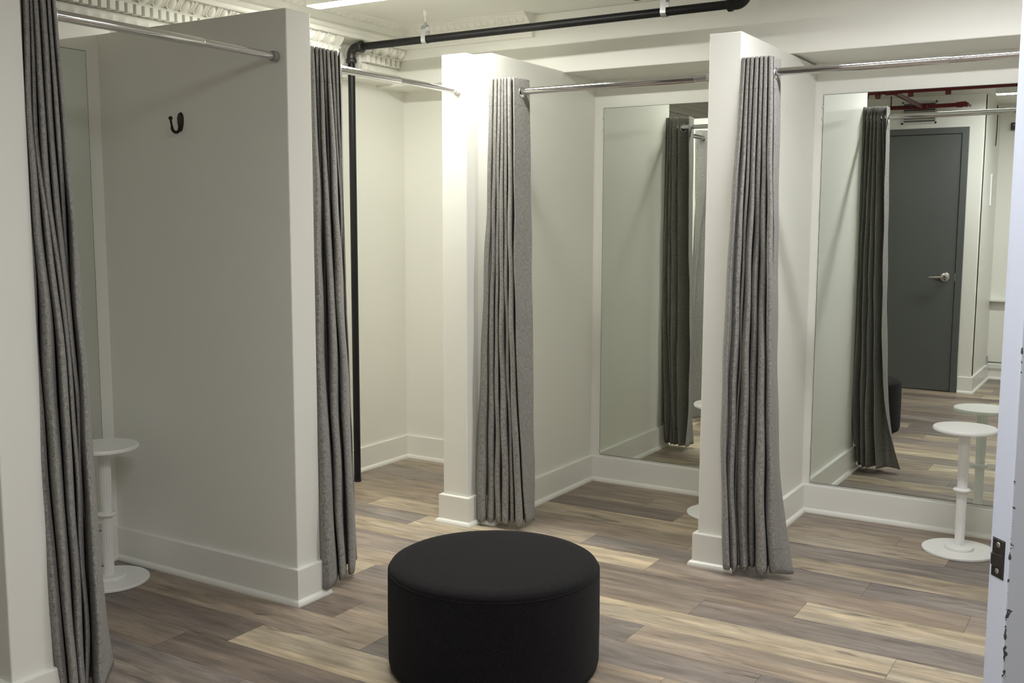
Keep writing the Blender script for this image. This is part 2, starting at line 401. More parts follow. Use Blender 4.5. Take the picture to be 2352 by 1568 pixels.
RUN = [(-2.26, YD), (XL, YD), (XL, YP0), (XF, YP0), (XF, YP1), (XL1, YP1), (XL1, YG0), (XF, YG0), (XF, YG1), (XL, YG1), (XL, YB2), (-2.66, YB2),
       (-2.66, 3.955), (-2.748, 3.955), (-2.748, 3.848), (-2.614, 3.848), (-2.614, 3.94), (-2.54, 3.94), (-2.54, YB), (-1.512, YB), (-1.512, YF),
       (-1.382, YF), (-1.382, YB), (-.365, YB), (-.365, YF), (-.24, YF), (-.24, YB), (XR, YB)]
RUN2 = [(XR, YS), (XS, YS), (XS, YD), (-1.30, YD)]
sweep([(RUN, 0, 0), (RUN2, 2, 2)], 'baseboard_front'); sweep([(RUN, 1, 1), (RUN, 5, 5), (RUN, 9, 9)], 'baseboard_left')
sweep([(RUN, 2, 4)], 'baseboard_divider_entry'); sweep([(RUN, 6, 8)], 'baseboard_divider_left')
sweep([(RUN, 10, 10), (RUN, 18, 18), (RUN, 22, 22), (RUN, 26, 26)], 'baseboard_back')
sweep([(RUN, 11, 17)], 'baseboard_divider_corner'); sweep([(RUN, 19, 21)], 'baseboard_divider_middle'); sweep([(RUN, 23, 25)], 'baseboard_divider_right')
sweep([(RUN2, 0, 0)], 'baseboard_entry'); sweep([(RUN2, 1, 1)], 'baseboard_side')

# ------------------------------------------------------------------ old plaster cornice
def strip(prof, y0, y1, bm=None, n=1):
    """profile of (x, z) extruded along y"""
    bm = bm or bmesh.new(); rows = []
    for i in range(n+1):
        y = y0+(y1-y0)*i/n; rows.append([bm.verts.new((x, y, z)) for x, z in prof])
    for a, b in zip(rows, rows[1:]):
        for k in range(len(prof)-1): bm.faces.new((a[k], b[k], b[k+1], a[k+1]))
    bmesh.ops.recalc_face_normals(bm, faces=bm.faces)
    return bm
CY0, CY1 = YD, 4.60
NY0, NY1 = 4.085, 4.272       # the lower members are hacked away where the black pipe comes up
LOW = [(XL, 2.148), (-3.603, 2.148), (-3.598, 2.155), (-3.592, 2.158), (-3.588, 2.166), (-3.574, 2.20), (-3.566, 2.214), (-3.566, 2.220), (-3.576, 2.222),
       (-3.576, 2.262), (-3.540, 2.262), (-3.536, 2.268), (-3.540, 2.272), (-3.546, 2.276), (-3.530, 2.288), (-3.520, 2.302), (-3.514, 2.318), (-3.60, 2.3185)]
UP = [(-3.72, 2.318), (-3.494, 2.319), (-3.490, 2.324), (-3.490, 2.338), (-3.478, 2.342), (-3.470, 2.350), (-3.472, 2.358), (-3.486, 2.366), (-3.492, 2.376), (-3.486, 2.396), (-3.476, 2.408), (-3.468, 2.410),
      (-3.460, 2.414), (-3.446, 2.420), (-3.440, 2.426), (-3.432, 2.428), (-3.430, 2.4301)]
cor = strip(UP, CY0, CY1)
for y0, y1 in ((CY0, NY0), (NY1, CY1)):
    strip(LOW, y0, y1, cor)
    for y in (y0, y1): cor.faces.new([cor.verts.new((x, y, z)) for x, z in LOW])
cornice = struct(obj('trim_1', cor, M['plaster'], autosm=35))
rnd = random.Random(5); bm = bmesh.new(); G = []
for i in range(15):
    G.append([bm.verts.new((-3.648+rnd.uniform(0, .014)+.012*abs(i-7)/7*(j/11), NY0-.004+(NY1-NY0+.008)*i/14, 2.145+.175*j/11)) for j in range(12)])
for a, b in zip(G, G[1:]):
    for j in range(11): bm.faces.new((a[j], b[j], b[j+1], a[j+1]))
bmesh.ops.recalc_face_normals(bm, faces=bm.faces)
struct(obj('rough_patch', bm, M['plaster'], cornice))
def notched(y, w): return y+w > NY0 and y-w < NY1
# dentil band
bm = bmesh.new(); y = CY0+.02
while y < CY1-.03:
    if not notched(y+.014, .014): box(bm, -3.578, -3.532, y, y+.0275, 2.224, 2.262)
    y += .0412
struct(obj('dentil_band', bm, M['plaster'], cornice, bevel=.0015, seg=1))
# egg and dart
bm = bmesh.new(); y = CY0+.04
ax = Vector((.62, 0, .78)); ux = Vector((0, 1, 0)); out = Vector((.80, 0, -.6))     # along the slope, along the wall, outward
while y < CY1-.02:
    c = Vector((-3.527, y, 2.296))
    if notched(y, .028): y += .0705; continue
    rows = []
    for i in range(9):                                   # the egg: half an ellipsoid
        ph = -PI/2+PI*i/8
        rows.append([bm.verts.new(c+ax*(.025*math.sin(ph))+(ux*math.cos(t)*.0195+out*max(0, math.sin(t))*.017)*math.cos(ph)) for t in [PI*k/10 for k in range(11)]])
    for a, b in zip(rows, rows[1:]):
        for k in range(10):
            try: bm.faces.new((a[k], a[k+1], b[k+1], b[k]))
            except ValueError: pass
    pts = [c+ux*(.027*math.cos(t))+ax*(.006+.033*math.sin(t))+out*.004 for t in [PI+PI*k/12 for k in range(13)]]
    pts = [pts[0]+ax*.024]+pts+[pts[-1]+ax*.024]
    tube(bm, pts, .0042, 6)                              # the shell round it
    d = c+ux*.035; tube(bm, [d+ax*.026+out*.002, d-ax*.006+out*.004, d-ax*.030+out*.001], [.0045, .0035, .001], 6)
    y += .0705
struct(obj('egg_and_dart', bm, M['plaster'], cornice, autosm=50))
# leaf band below the dentils
bm = bmesh.new(); n = int((CY1-CY0)/.006); rows = []
for i in range(n+1):
    y = CY0+i*.006; f = (y/.058) % 1; row = []
    for j in range(9):
        t = j/8; w = abs(math.sin(PI*f)); v = abs(math.sin(2*PI*f+t*2.2))
        h = .0015+.0085*math.sin(PI*t)**.7*(.35+.65*w*(.45+.55*v))
        row.append(bm.verts.new((-3.588+.022*t+h*.9, y, 2.166+.048*t-h*.45)))
    rows.append(row)
for a, b in zip(rows, rows[1:]):
    if notched(a[0].co.y, .004): continue
    for k in range(8): bm.faces.new((a[k], b[k], b[k+1], a[k+1]))
bmesh.ops.delete(bm, geom=[v for v in bm.verts if not v.link_faces], context='VERTS')
bmesh.ops.recalc_face_normals(bm, faces=bm.faces)
struct(obj('leaf_band', bm, M['plaster'], cornice, smooth=True))
# small moulding at the ceiling edge, one run along the left wall and one along the back, with little leaf drops
def drops(axis, a, b, pitch, base, up, outv):
    bm = bmesh.new(); s = a
    base, up, outv = Vector(base), Vector(up), Vector(outv)
    al = Vector((0, 1, 0)) if axis == 'y' else Vector((1, 0, 0))
    i = 0
    while s < b:
        w = pitch*(.84 if i % 2 else .88)
        c = base+al*s
        rows = []
        for j in range(6):
            t = j/5; prof = .006*math.sin(PI*min(1, t*1.1+.05))
            rows.append([bm.verts.new(c+al*(w*(k/6-.5))*(1-.25*abs(t-.5))+up*(.036*t)+outv*(prof*(1-(2*k/6-1)**4)+(.0045 if j in (1, 4) and k == 3 else 0))) for k in range(7)])
        for p, q in zip(rows, rows[1:]):
            for k in range(6): bm.faces.new((p[k], p[k+1], q[k+1], q[k]))
        s += pitch; i += 1
    bmesh.ops.recalc_face_normals(bm, faces=bm.faces)
    return bm
bm = drops('y', CY0+.03, 4.47, .045, (-3.477, 0, 2.405), (.86, 0, .5), (.5, 0, -.86))
struct(obj('leaf_drops', bm, M['plaster'], cornice, smooth=True))
cor2 = bmesh.new()
prof2 = [(4.593, 2.318), (4.570, 2.320), (4.566, 2.326), (4.566, 2.366), (4.553, 2.371), (4.551, 2.378), (4.540, 2.384), (4.536, 2.392), (4.515, 2.410), (4.505, 2.416), (4.503, 2.423), (4.488, 2.426), (4.486, 2.4301), (4.593, 2.4301)]
for x0, x1, pp in ((-3.62, -2.706, prof2),):
    r0 = [cor2.verts.new((x0, y, z)) for y, z in pp]; r1 = [cor2.verts.new((x1, y, z)) for y, z in pp]
    for k in range(len(pp)): cor2.faces.new((r0[k], r1[k], r1[(k+1) % len(pp)], r0[(k+1) % len(pp)]))
    cor2.faces.new(r0[::-1]); cor2.faces.new(r1)
bmesh.ops.recalc_face_normals(cor2, faces=cor2.faces)
trim2 = struct(obj('trim_2', cor2, M['plaster']))
bm = drops('x', -3.42, -2.72, .042, (0, 4.537, 2.388), (0, -.72, .69), (0, -.69, -.72))
struct(obj('leaf_drops', bm, M['plaster'], trim2, smooth=True))

# ------------------------------------------------------------------ lights
def led(x0, x1, y, label, mat):
    t = thing('ceiling_light', label, 'ceiling light', ((x0+x1)/2, y, 2.363), 0, 'linear ceiling lights')
    bm = boxbm(x0-.004, x1+.004, y-.042, y+.042, 2.3655, 2.4295)
    part(t, 'housing', bm, M['whitemetal'], bevel=.003)
    bm = boxbm(x0, x1, y-.0385, y+.0385, 2.3632, 2.3658)
    part(t, 'diffuser', bm, mat)
    return t
led(-3.315, -2.11, 3.640, 'long glowing white linear ceiling light above the leftmost fitting rooms, by the plaster cornice', M['led'])
led(-1.06, .150, 3.640, 'linear ceiling light whose streak shows along the rightmost curtain rod', M['led_cool'])
led(-1.07, .145, 1.155, 'linear ceiling light seen in the rightmost mirror, above the grey rod reflection', M['led_entry'])

# ------------------------------------------------------------------ mirrors
def mirror_y(x0, x1, z0, z1, label):       # on the back wall, facing -y
    t = thing('wall_mirror', label, 'mirror', ((x0+x1)/2, YB, z0), 0, 'frameless fitting room mirrors')
    y = YB-.006
    part(t, 'backing', boxbm(x0, x1, y+.0006, YB+.0002, z0, z1), M['mirroredge'])
    bm = bmesh.new(); bm.faces.new([bm.verts.new(p) for p in ((x0+.002, y, z0+.002), (x1-.002, y, z0+.002), (x1-.002, y, z1-.002), (x0+.002, y, z1-.002))])
    part(t, 'glass', bm, M['mirror'])
    for z in (z1-.055, z1-.11):
        part(t, 'clip', boxbm(x0-.004, x0+.004, y-.002, y+.003, z-.005, z+.005), M['chrome'], bevel=.001)
    return t
mirror_y(-2.484, -1.562, .146, 1.99, 'tall frameless mirror in the middle fitting room, cut off by the white pier')
mirror_y(-1.343, -.42, .146, 1.99, 'tall frameless mirror in the rightmost fitting room, reflecting the grey door')
t = thing('wall_mirror', 'tall mirror behind the leftmost curtain, only a narrow dull strip showing', 'mirror', (XL1, 2.2, .137), 0, 'frameless fitting room mirrors')
part(t, 'backing', boxbm(XL1-.0002, XL1+.0054, 1.76, 2.645, .137, 2.058), M['mirroredge'])
bm = bmesh.new(); bm.faces.new([bm.verts.new(p) for p in ((XL1+.006, 1.762, .139), (XL1+.006, 2.643, .139), (XL1+.006, 2.643, 2.056), (XL1+.006, 1.762, 2.056))])
part(t, 'glass', bm, M['mirror'])

# ------------------------------------------------------------------ curtain rods
def rod(label, a, b, thick_len, caps):
    a, b = Vector(a), Vector(b); d = (b-a).normalized()
    t = thing('curtain_rod', label, 'curtain rod', a, 0, 'chrome tension curtain rods')
    q = a+d*thick_len
    part(t, 'outer_tube', tube(bmesh.new(), [a+d*.004, q-d*.003, q], [.0148, .0148, .0138], 28), M['chrome'], autosm=40)
    part(t, 'inner_tube', tube(bmesh.new(), [q-d*.05, b-d*.004], .0128, 28), M['chrome'], autosm=40)
    for p, s, r in ((a, 1, .0185), (b, -1, .0185)):
        part(t, 'end_cap', tube(bmesh.new(), [p+d*s*.0005, p+d*s*.002, p+d*s*.020, p+d*s*.022], [r-.0015, r, r, r-.002], 28), caps, autosm=40)
    return t
ZR = 1.968
rod('chrome curtain rod of the leftmost fitting room, ending on the grey shaded divider', (-2.637, YP1, ZR), (-2.637, YG0, ZR), .66, M['rubber'])
rod('chrome curtain rod of the deep corner room, ending on the bright narrow pier', (-2.66, YG1, 1.972), (-2.66, 3.848, 1.972), .60, M['whitecap'])
rod('chrome curtain rod across the middle fitting room with the mirror', (-2.54, 3.953, 1.966), (-1.512, 3.953, 1.966), .955, M['rubber'])
rod('chrome curtain rod across the rightmost fitting room, with a long bright reflection', (-1.382, 3.953, 1.968), (-.365, 3.953, 1.968), .74, M['rubber'])

# ------------------------------------------------------------------ curtains
CURT = {
'c3': [
(1.992, [(-2.5725, -0.017), (-2.5316, 0.0415), (-2.5177, 0.05), (-2.5158, 0.0398), (-2.563, -0.0382), (-2.5085, 0.0424), (-2.4961, 0.05), (-2.4944, 0.0408), (-2.5448, -0.0425), (-2.4878, 0.0432), (-2.4768, 0.05), (-2.4753, 0.0418), (-2.5263, -0.0425), (-2.4692, 0.0449), (-2.461, 0.05), (-2.4599, 0.0439), (-2.5124, -0.0425), (-2.456, 0.0441), (-2.4464, 0.05), (-2.4451, 0.0429), (-2.4963, -0.0425), (-2.4412, 0.0407), (-2.4262, 0.05), (-2.4241, 0.0388), (-2.4635, -0.03), (-2.4029, 0.05), (-2.3993, 0.045), (-2.3911, 0.0), (-2.3861, -0.055)]) ,
(1.023, [(-2.5811, 0.017), (-2.5594, 0.044), (-2.5409, 0.055), (-2.5382, 0.0417), (-2.5778, -0.0255), (-2.5321, 0.039), (-2.5137, 0.05), (-2.5109, 0.0367), (-2.5523, -0.034), (-2.5004, 0.0432), (-2.4892, 0.05), (-2.4875, 0.0418), (-2.5387, -0.0425), (-2.4801, 0.0431), (-2.4606, 0.055), (-2.4576, 0.0407), (-2.5056, -0.0425), (-2.4529, 0.0374), (-2.4404, 0.045), (-2.4385, 0.0358), (-2.4845, -0.0425), (-2.4269, 0.044), (-2.409, 0.055), (-2.4062, 0.0417), (-2.4464, -0.03), (-2.3916, 0.05), (-2.3845, 0.045), (-2.3754, 0.0), (-2.3641, -0.05)]) ,
(0.338, [(-2.6114, 0.034), (-2.5879, 0.0575), (-2.5541, 0.075), (-2.5458, 0.054), (-2.5732, 0.0), (-2.5384, 0.0451), (-2.5133, 0.06), (-2.5094, 0.0421), (-2.5419, -0.017), (-2.499, 0.0435), (-2.4799, 0.055), (-2.4769, 0.0412), (-2.5203, -0.034), (-2.4653, 0.0439), (-2.4387, 0.06), (-2.4344, 0.0406), (-2.4749, -0.034), (-2.4277, 0.0382), (-2.4166, 0.045), (-2.4147, 0.0368), (-2.4612, -0.0425), (-2.4021, 0.0447), (-2.3773, 0.06), (-2.3732, 0.0416), (-2.4233, -0.05), (-2.3679, 0.03), (-2.3617, 0.025), (-2.3596, -0.01), (-2.3463, -0.05)]) ,
(0.009, [(-2.6111, 0.0425), (-2.5862, 0.0675), (-2.5514, 0.085), (-2.542, 0.064), (-2.559, 0.0255), (-2.5344, 0.0547), (-2.5085, 0.07), (-2.5044, 0.0516), (-2.5374, -0.0085), (-2.4975, 0.0456), (-2.4733, 0.06), (-2.4694, 0.0427), (-2.5071, -0.0255), (-2.4573, 0.0447), (-2.432, 0.06), (-2.4278, 0.0416), (-2.4692, -0.034), (-2.4227, 0.0357), (-2.4074, 0.045), (-2.4048, 0.0338), (-2.4482, -0.0425), (-2.3865, 0.0489), (-2.3603, 0.065), (-2.3558, 0.0456), (-2.4076, -0.05), (-2.3659, 0.0), (-2.3543, 0.0), (-2.3535, -0.03), (-2.356, -0.07)]) ,
],
'c4': [
(2.0, [(-1.3892, 0.0255), (-1.3807, 0.0422), (-1.3699, 0.052), (-1.3667, 0.0403), (-1.387, -0.0255), (-1.3606, 0.0452), (-1.3531, 0.052), (-1.3509, 0.0438), (-1.3789, -0.0425), (-1.347, 0.0435), (-1.3377, 0.052), (-1.3349, 0.0418), (-1.3614, -0.0425), (-1.33, 0.0414), (-1.3186, 0.052), (-1.315, 0.0393), (-1.3396, -0.0425), (-1.3085, 0.0444), (-1.3003, 0.052), (-1.2977, 0.0428), (-1.324, -0.0425), (-1.2933, 0.0435), (-1.2843, 0.052), (-1.2814, 0.0418), (-1.3068, -0.0425), (-1.2766, 0.0414), (-1.2654, 0.052), (-1.2618, 0.0393), (-1.2845, -0.04), (-1.2627, 0.02), (-1.2587, -0.05)]) ,
(1.022, [(-1.4187, 0.0553), (-1.4085, 0.075), (-1.3963, 0.085), (-1.3921, 0.073), (-1.4091, 0.017), (-1.3918, 0.0505), (-1.3698, 0.07), (-1.363, 0.0465), (-1.3798, -0.017), (-1.3586, 0.0399), (-1.3529, 0.045), (-1.3511, 0.0389), (-1.3719, -0.0255), (-1.3436, 0.0447), (-1.3267, 0.06), (-1.3212, 0.0416), (-1.3455, -0.0425), (-1.317, 0.0306), (-1.3012, 0.045), (-1.296, 0.0277), (-1.3152, -0.0425), (-1.2841, 0.0397), (-1.2676, 0.055), (-1.262, 0.0366), (-1.2834, -0.0425), (-1.2513, 0.0456), (-1.2359, 0.06), (-1.2307, 0.0427), (-1.2309, 0.03), (-1.2302, 0.01), (-1.2368, -0.05)]) ,
(0.368, [(-1.4039, 0.0765), (-1.3924, 0.1), (-1.3801, 0.11), (-1.3758, 0.098), (-1.3926, 0.0425), (-1.3769, 0.0747), (-1.3595, 0.09), (-1.354, 0.0716), (-1.3748, 0.0), (-1.3645, 0.0274), (-1.3616, 0.03), (-1.3607, 0.0269), (-1.3752, -0.017), (-1.3433, 0.0571), (-1.3176, 0.08), (-1.3092, 0.0525), (-1.3318, -0.034), (-1.3062, 0.0327), (-1.2926, 0.045), (-1.288, 0.0302), (-1.3057, -0.034), (-1.2663, 0.0692), (-1.2438, 0.09), (-1.236, 0.065), (-1.2618, -0.034), (-1.2295, 0.0525), (-1.2114, 0.065), (-1.202, 0.05), (-1.2002, 0.04), (-1.1942, 0.02), (-1.2006, -0.03)]) ,
(0.008, [(-1.3826, 0.0935), (-1.3698, 0.1175), (-1.3551, 0.125), (-1.3464, 0.116), (-1.3575, 0.0723), (-1.345, 0.0975), (-1.3304, 0.11), (-1.3253, 0.095), (-1.3455, 0.0255), (-1.3374, 0.0462), (-1.3331, 0.05), (-1.3316, 0.0454), (-1.3402, 0.017), (-1.3132, 0.0822), (-1.2933, 0.1), (-1.2867, 0.0786), (-1.3135, -0.017), (-1.2921, 0.0364), (-1.2771, 0.05), (-1.2718, 0.0337), (-1.2873, -0.0255), (-1.2449, 0.0845), (-1.2174, 0.11), (-1.2077, 0.0794), (-1.2335, -0.0255), (-1.2004, 0.06), (-1.1802, 0.065), (-1.1635, 0.059), (-1.1582, 0.055), (-1.1285, 0.045), (-1.1106, 0.03)]) ,
],
'c2': [
(2.005, [(2.9002, 0.0), (2.8597, 0.0402), (2.8588, 0.05), (2.8814, 0.0383), (2.9643, -0.034), (2.883, 0.0424), (2.8823, 0.05), (2.9001, 0.0408), (2.9952, -0.0425), (2.9032, 0.0428), (2.9025, 0.05), (2.9195, 0.0413), (3.0157, -0.0425), (2.9225, 0.0432), (2.9218, 0.05), (2.9379, 0.0418), (3.0351, -0.0425), (2.9432, 0.0419), (2.9424, 0.05), (2.9617, 0.0403), (3.0584, -0.0425), (2.9664, 0.0415), (2.9656, 0.05), (2.9861, 0.0398), (3.0831, -0.0425), (2.9872, 0.0436), (2.9866, 0.05), (3.0021, 0.0424), (3.1047, -0.045), (3.0157, 0.04), (3.0321, 0.03), (3.0935, -0.02)]) ,
(0.944, [(2.8617, 0.0298), (2.8425, 0.055), (2.8444, 0.075), (2.8951, 0.051), (2.9888, -0.0255), (2.9858, -0.0221), (2.9857, -0.02), (2.9909, -0.0226), (2.9997, -0.0298), (2.9205, 0.0472), (2.9193, 0.065), (2.9625, 0.0436), (3.0572, -0.034), (3.0439, -0.0217), (3.0439, -0.02), (3.0481, -0.022), (3.0672, -0.0382), (2.9825, 0.0421), (2.9815, 0.06), (3.0256, 0.0386), (3.1214, -0.0382), (3.1122, -0.03), (3.1131, -0.03), (3.1141, -0.03), (3.1092, -0.0255), (3.109, -0.025), (3.1157, -0.03), (3.1098, -0.024), (3.1055, -0.02), (3.1055, -0.02), (3.1055, -0.02), (3.1171, -0.03)]) ,
(-0.045, [(2.8365, 0.0553), (2.8147, 0.0875), (2.8279, 0.11), (2.8969, 0.083), (3.0237, -0.017), (3.0183, -0.0117), (3.0183, -0.01), (3.0225, -0.012), (3.0336, -0.0213), (2.9278, 0.078), (2.927, 0.095), (2.9691, 0.0746), (3.091, -0.0255), (3.0758, -0.0117), (3.0758, -0.01), (3.0801, -0.012), (3.1012, -0.0298), (2.997, 0.0655), (2.9965, 0.08), (3.033, 0.0627), (3.1519, -0.034), (3.1476, -0.03), (3.1486, -0.03), (3.1496, -0.03), (3.1447, -0.0255), (3.1444, -0.025), (3.1513, -0.03), (3.1453, -0.024), (3.1409, -0.02), (3.1409, -0.02), (3.1423, -0.02), (3.1554, -0.03)]) ,
],
'c1': [
(1.95, [(1.7361, 0.0), (1.7236, 0.0215), (1.7227, 0.03), (1.7341, 0.0198), (1.7658, -0.0255), (1.7281, 0.0356), (1.7265, 0.05), (1.7461, 0.0327), (1.788, -0.0255), (1.7499, 0.0332), (1.7491, 0.04), (1.7584, 0.0318), (1.81, -0.0425), (1.7579, 0.0381), (1.7565, 0.05), (1.7729, 0.0357), (1.8287, -0.0425), (1.7794, 0.0343), (1.7776, 0.05), (1.7996, 0.0311), (1.8537, -0.0425), (1.8012, 0.0361), (1.8001, 0.045), (1.8127, 0.0343), (1.8733, -0.05), (1.8202, 0.03), (1.8116, 0.05), (1.831, 0.03), (1.8885, -0.05)]) ,
(1.587, [(1.7274, 0.0), (1.7157, 0.0207), (1.7147, 0.03), (1.7273, 0.0188), (1.7584, -0.0255), (1.7191, 0.0389), (1.7173, 0.055), (1.7393, 0.0356), (1.7835, -0.0255), (1.7466, 0.0331), (1.7453, 0.045), (1.7617, 0.0307), (1.8137, -0.0425), (1.7611, 0.0397), (1.7594, 0.055), (1.7808, 0.0366), (1.8382, -0.0425), (1.7876, 0.0356), (1.786, 0.05), (1.8064, 0.0327), (1.8616, -0.0425), (1.8108, 0.034), (1.8096, 0.045), (1.8254, 0.0317), (1.885, -0.05), (1.8316, 0.03), (1.8257, 0.05), (1.8481, 0.03), (1.9063, -0.05)]) ,
(1.035, [(1.7226, 0.017), (1.713, 0.0348), (1.712, 0.045), (1.7259, 0.0328), (1.761, -0.017), (1.7283, 0.0411), (1.7255, 0.07), (1.7656, 0.0353), (1.813, -0.0255), (1.7687, 0.0455), (1.7668, 0.065), (1.7945, 0.0415), (1.845, -0.0255), (1.8019, 0.0398), (1.8009, 0.05), (1.8156, 0.0378), (1.8679, -0.034), (1.8201, 0.0381), (1.8189, 0.05), (1.8362, 0.0357), (1.894, -0.0425), (1.8793, -0.0213), (1.8792, -0.02), (1.8811, -0.0215), (1.898, -0.045), (1.8449, 0.035), (1.8362, 0.065), (1.8704, 0.035), (1.933, -0.05)]) ,
(0.195, [(1.7186, 0.034), (1.71, 0.055), (1.715, 0.07), (1.7421, 0.052), (1.7769, 0.0085), (1.7413, 0.0679), (1.7395, 0.09), (1.7709, 0.0635), (1.8136, 0.0085), (1.7796, 0.063), (1.7782, 0.08), (1.8029, 0.0596), (1.8603, -0.017), (1.8227, 0.0398), (1.8219, 0.05), (1.8369, 0.0378), (1.8869, -0.0298), (1.8808, -0.0209), (1.8808, -0.02), (1.8821, -0.021), (1.8914, -0.034), (1.8823, -0.0209), (1.8823, -0.02), (1.8835, -0.021), (1.8972, -0.04), (1.8392, 0.05), (1.8309, 0.09), (1.8788, 0.05), (1.9607, -0.05)]) ,
(0.032, [(1.7414, 0.051), (1.7293, 0.0715), (1.7287, 0.08), (1.7406, 0.0698), (1.7783, 0.017), (1.7367, 0.0846), (1.7349, 0.105), (1.7641, 0.0805), (1.8183, 0.0085), (1.775, 0.0755), (1.7738, 0.09), (1.7948, 0.0727), (1.8608, -0.017), (1.8123, 0.0541), (1.8118, 0.06), (1.8206, 0.0529), (1.8771, -0.0255), (1.867, -0.0109), (1.867, -0.01), (1.8682, -0.011), (1.8786, -0.0255), (1.8685, -0.0109), (1.8684, -0.01), (1.8697, -0.011), (1.8833, -0.03), (1.8255, 0.06), (1.8202, 0.1), (1.8768, 0.05), (1.9695, -0.035)]) ,
],
}
def spline(P, m):
    out = []; n = len(P)
    for i in range(n-1):
        p0 = P[max(i-1, 0)]; p1 = P[i]; p2 = P[i+1]; p3 = P[min(i+2, n-1)]
        for k in range(m):
            t = k/m; T = .40
            m1 = [(p2[j]-p0[j])*T for j in (0, 1)]; m2 = [(p3[j]-p1[j])*T for j in (0, 1)]
            h00 = 2*t**3-3*t**2+1; h10 = t**3-2*t**2+t; h01 = -2*t**3+3*t**2; h11 = t**3-t**2
            out.append(tuple(h00*p1[j]+h10*m1[j]+h01*p2[j]+h11*m2[j] for j in (0, 1)))
    out.append(tuple(P[-1])); return out
def curtain(key, axis, rodc, zrod, label, seed, ztop=2.024, zbot=.028):
    rnd = random.Random(seed); m = 9
    L = [(z, spline(p, m)) for z, p in CURT[key]]; nl = len(L); A = L[0][1]; C = L[-1][1]; n = len(A)
    us = [0.]
    for i in range(1, n): us.append(us[-1]+math.hypot(A[i][0]-A[i-1][0], A[i][1]-A[i-1][1]))
    ph = [rnd.uniform(0, 6.28) for _ in range(8)]
    def slope(k, i, j):
        if k == 0: return (L[1][1][i][j]-L[0][1][i][j])/(L[1][0]-L[0][0])
        if k == nl-1: return (L[k][1][i][j]-L[k-1][1][i][j])/(L[k][0]-L[k-1][0])
        return (L[k+1][1][i][j]-L[k-1][1][i][j])/(L[k+1][0]-L[k-1][0])
    def at(i, z):
        k = 0
        while k < nl-2 and z < L[k+1][0]: k += 1
        h = L[k+1][0]-L[k][0]; t = (z-L[k][0])/h
        if t < 0 or t > 1:
            e = 0 if t < 0 else 1
            q = [L[k+e][1][i][j]+slope(k+e, i, j)*(z-L[k+e][0]) for j in (0, 1)]
        else:
            h00 = 2*t**3-3*t**2+1; h10 = t**3-2*t**2+t; h01 = -2*t**3+3*t**2; h11 = t**3-t**2
            q = [h00*L[k][1][i][j]+h10*h*slope(k, i, j)+h01*L[k+1][1][i][j]+h11*h*slope(k+1, i, j) for j in (0, 1)]
        w = max(0, min(1, (1.93-z)/.5)); u = us[i]
        q[0] += w*.0028*math.sin(5.3*z+ph[0]+3*u)*math.sin(1.9*z+ph[1])+w*.0014*math.sin(17*z+ph[2]+9*u)
        q[1] += w*.0032*math.sin(4.1*z+ph[3]+5*u)+w*.0022*math.sin(13*z+ph[4]+14*u)
        return q
    zs = []; z = ztop
    while z > zbot+.001:
        zs.append(z); z -= .006 if z > 1.90 else .022
    zs.append(zbot)
    W = (lambda s, d, z: Vector((s, rodc-d, z))) if axis == 'x' else (lambda s, d, z: Vector((rodc+d, s, z)))
    # where the cloth crosses the rod
    top = [at(i, zrod) for i in range(n)]; eye = []
    for i in range(n-1):
        if top[i][1]*top[i+1][1] < 0 or (top[i][1] == 0 and i > 0):
            f = abs(top[i][1])/(abs(top[i][1])+abs(top[i+1][1])+1e-9)
            eye.append((us[i]+f*(us[i+1]-us[i]), W(top[i][0]+f*(top[i+1][0]-top[i][0]), 0, zrod),
                        (W(*top[i+1], zrod)-W(*top[i], zrod)).normalized()))
    s0 = sum(p[0] for p in C)/n; root = thing('curtain', label, 'curtain', W(s0, 0, 0), 0, 'grey linen eyelet curtains')
    bm = bmesh.new(); uvl = bm.loops.layers.uv.new('UVMap')
    V = [[bm.verts.new(W(*at(i, z), z)) for i in range(n)] for z in zs]
    for r in range(len(zs)-1):
        for i in range(n-1):
            zc_ = (zs[r]+zs[r+1])/2; uc = (us[i]+us[i+1])/2
            if zc_ > 1.9 and any(math.hypot(uc-e[0], zc_-(zrod-.006)) < .0205 for e in eye): continue
            f = bm.faces.new((V[r][i], V[r][i+1], V[r+1][i+1], V[r+1][i])); f.smooth = True
            for lp, (uu, vv) in zip(f.loops, ((us[i], zs[r]), (us[i+1], zs[r]), (us[i+1], zs[r+1]), (us[i], zs[r+1]))): lp[uvl].uv = (uu+seed*1.7, vv)
    bmesh.ops.delete(bm, geom=[v for v in bm.verts if not v.link_faces], context='VERTS')
    o = part(root, 'cloth', bm, M['linen'])
    sol = o.modifiers.new('solidify', 'SOLIDIFY'); sol.thickness = .0022; sol.offset = 0
    for e in eye:
        nrm = e[2].cross(Vector((0, 0, 1)))
        part(root, 'eyelet', torus(bmesh.new(), e[1]-Vector((0, 0, .006)), nrm, .0215, .0034), M['steel'], smooth=True)
    return root
curtain('c1', 'y', -2.637, ZR, 'grey curtain bunched in the left foreground against the white wall end', 1)
curtain('c2', 'y', -2.66, 1.972, 'dark grey curtain bunched behind the front edge of the tall shaded divider', 2)
curtain('c3', 'x', 3.953, 1.966, 'brightly lit grey curtain with a visible eyelet, behind the black pouf', 3)
curtain('c4', 'x', 3.953, 1.968, 'grey curtain flaring at its hem in front of the white pier right of centre', 4)

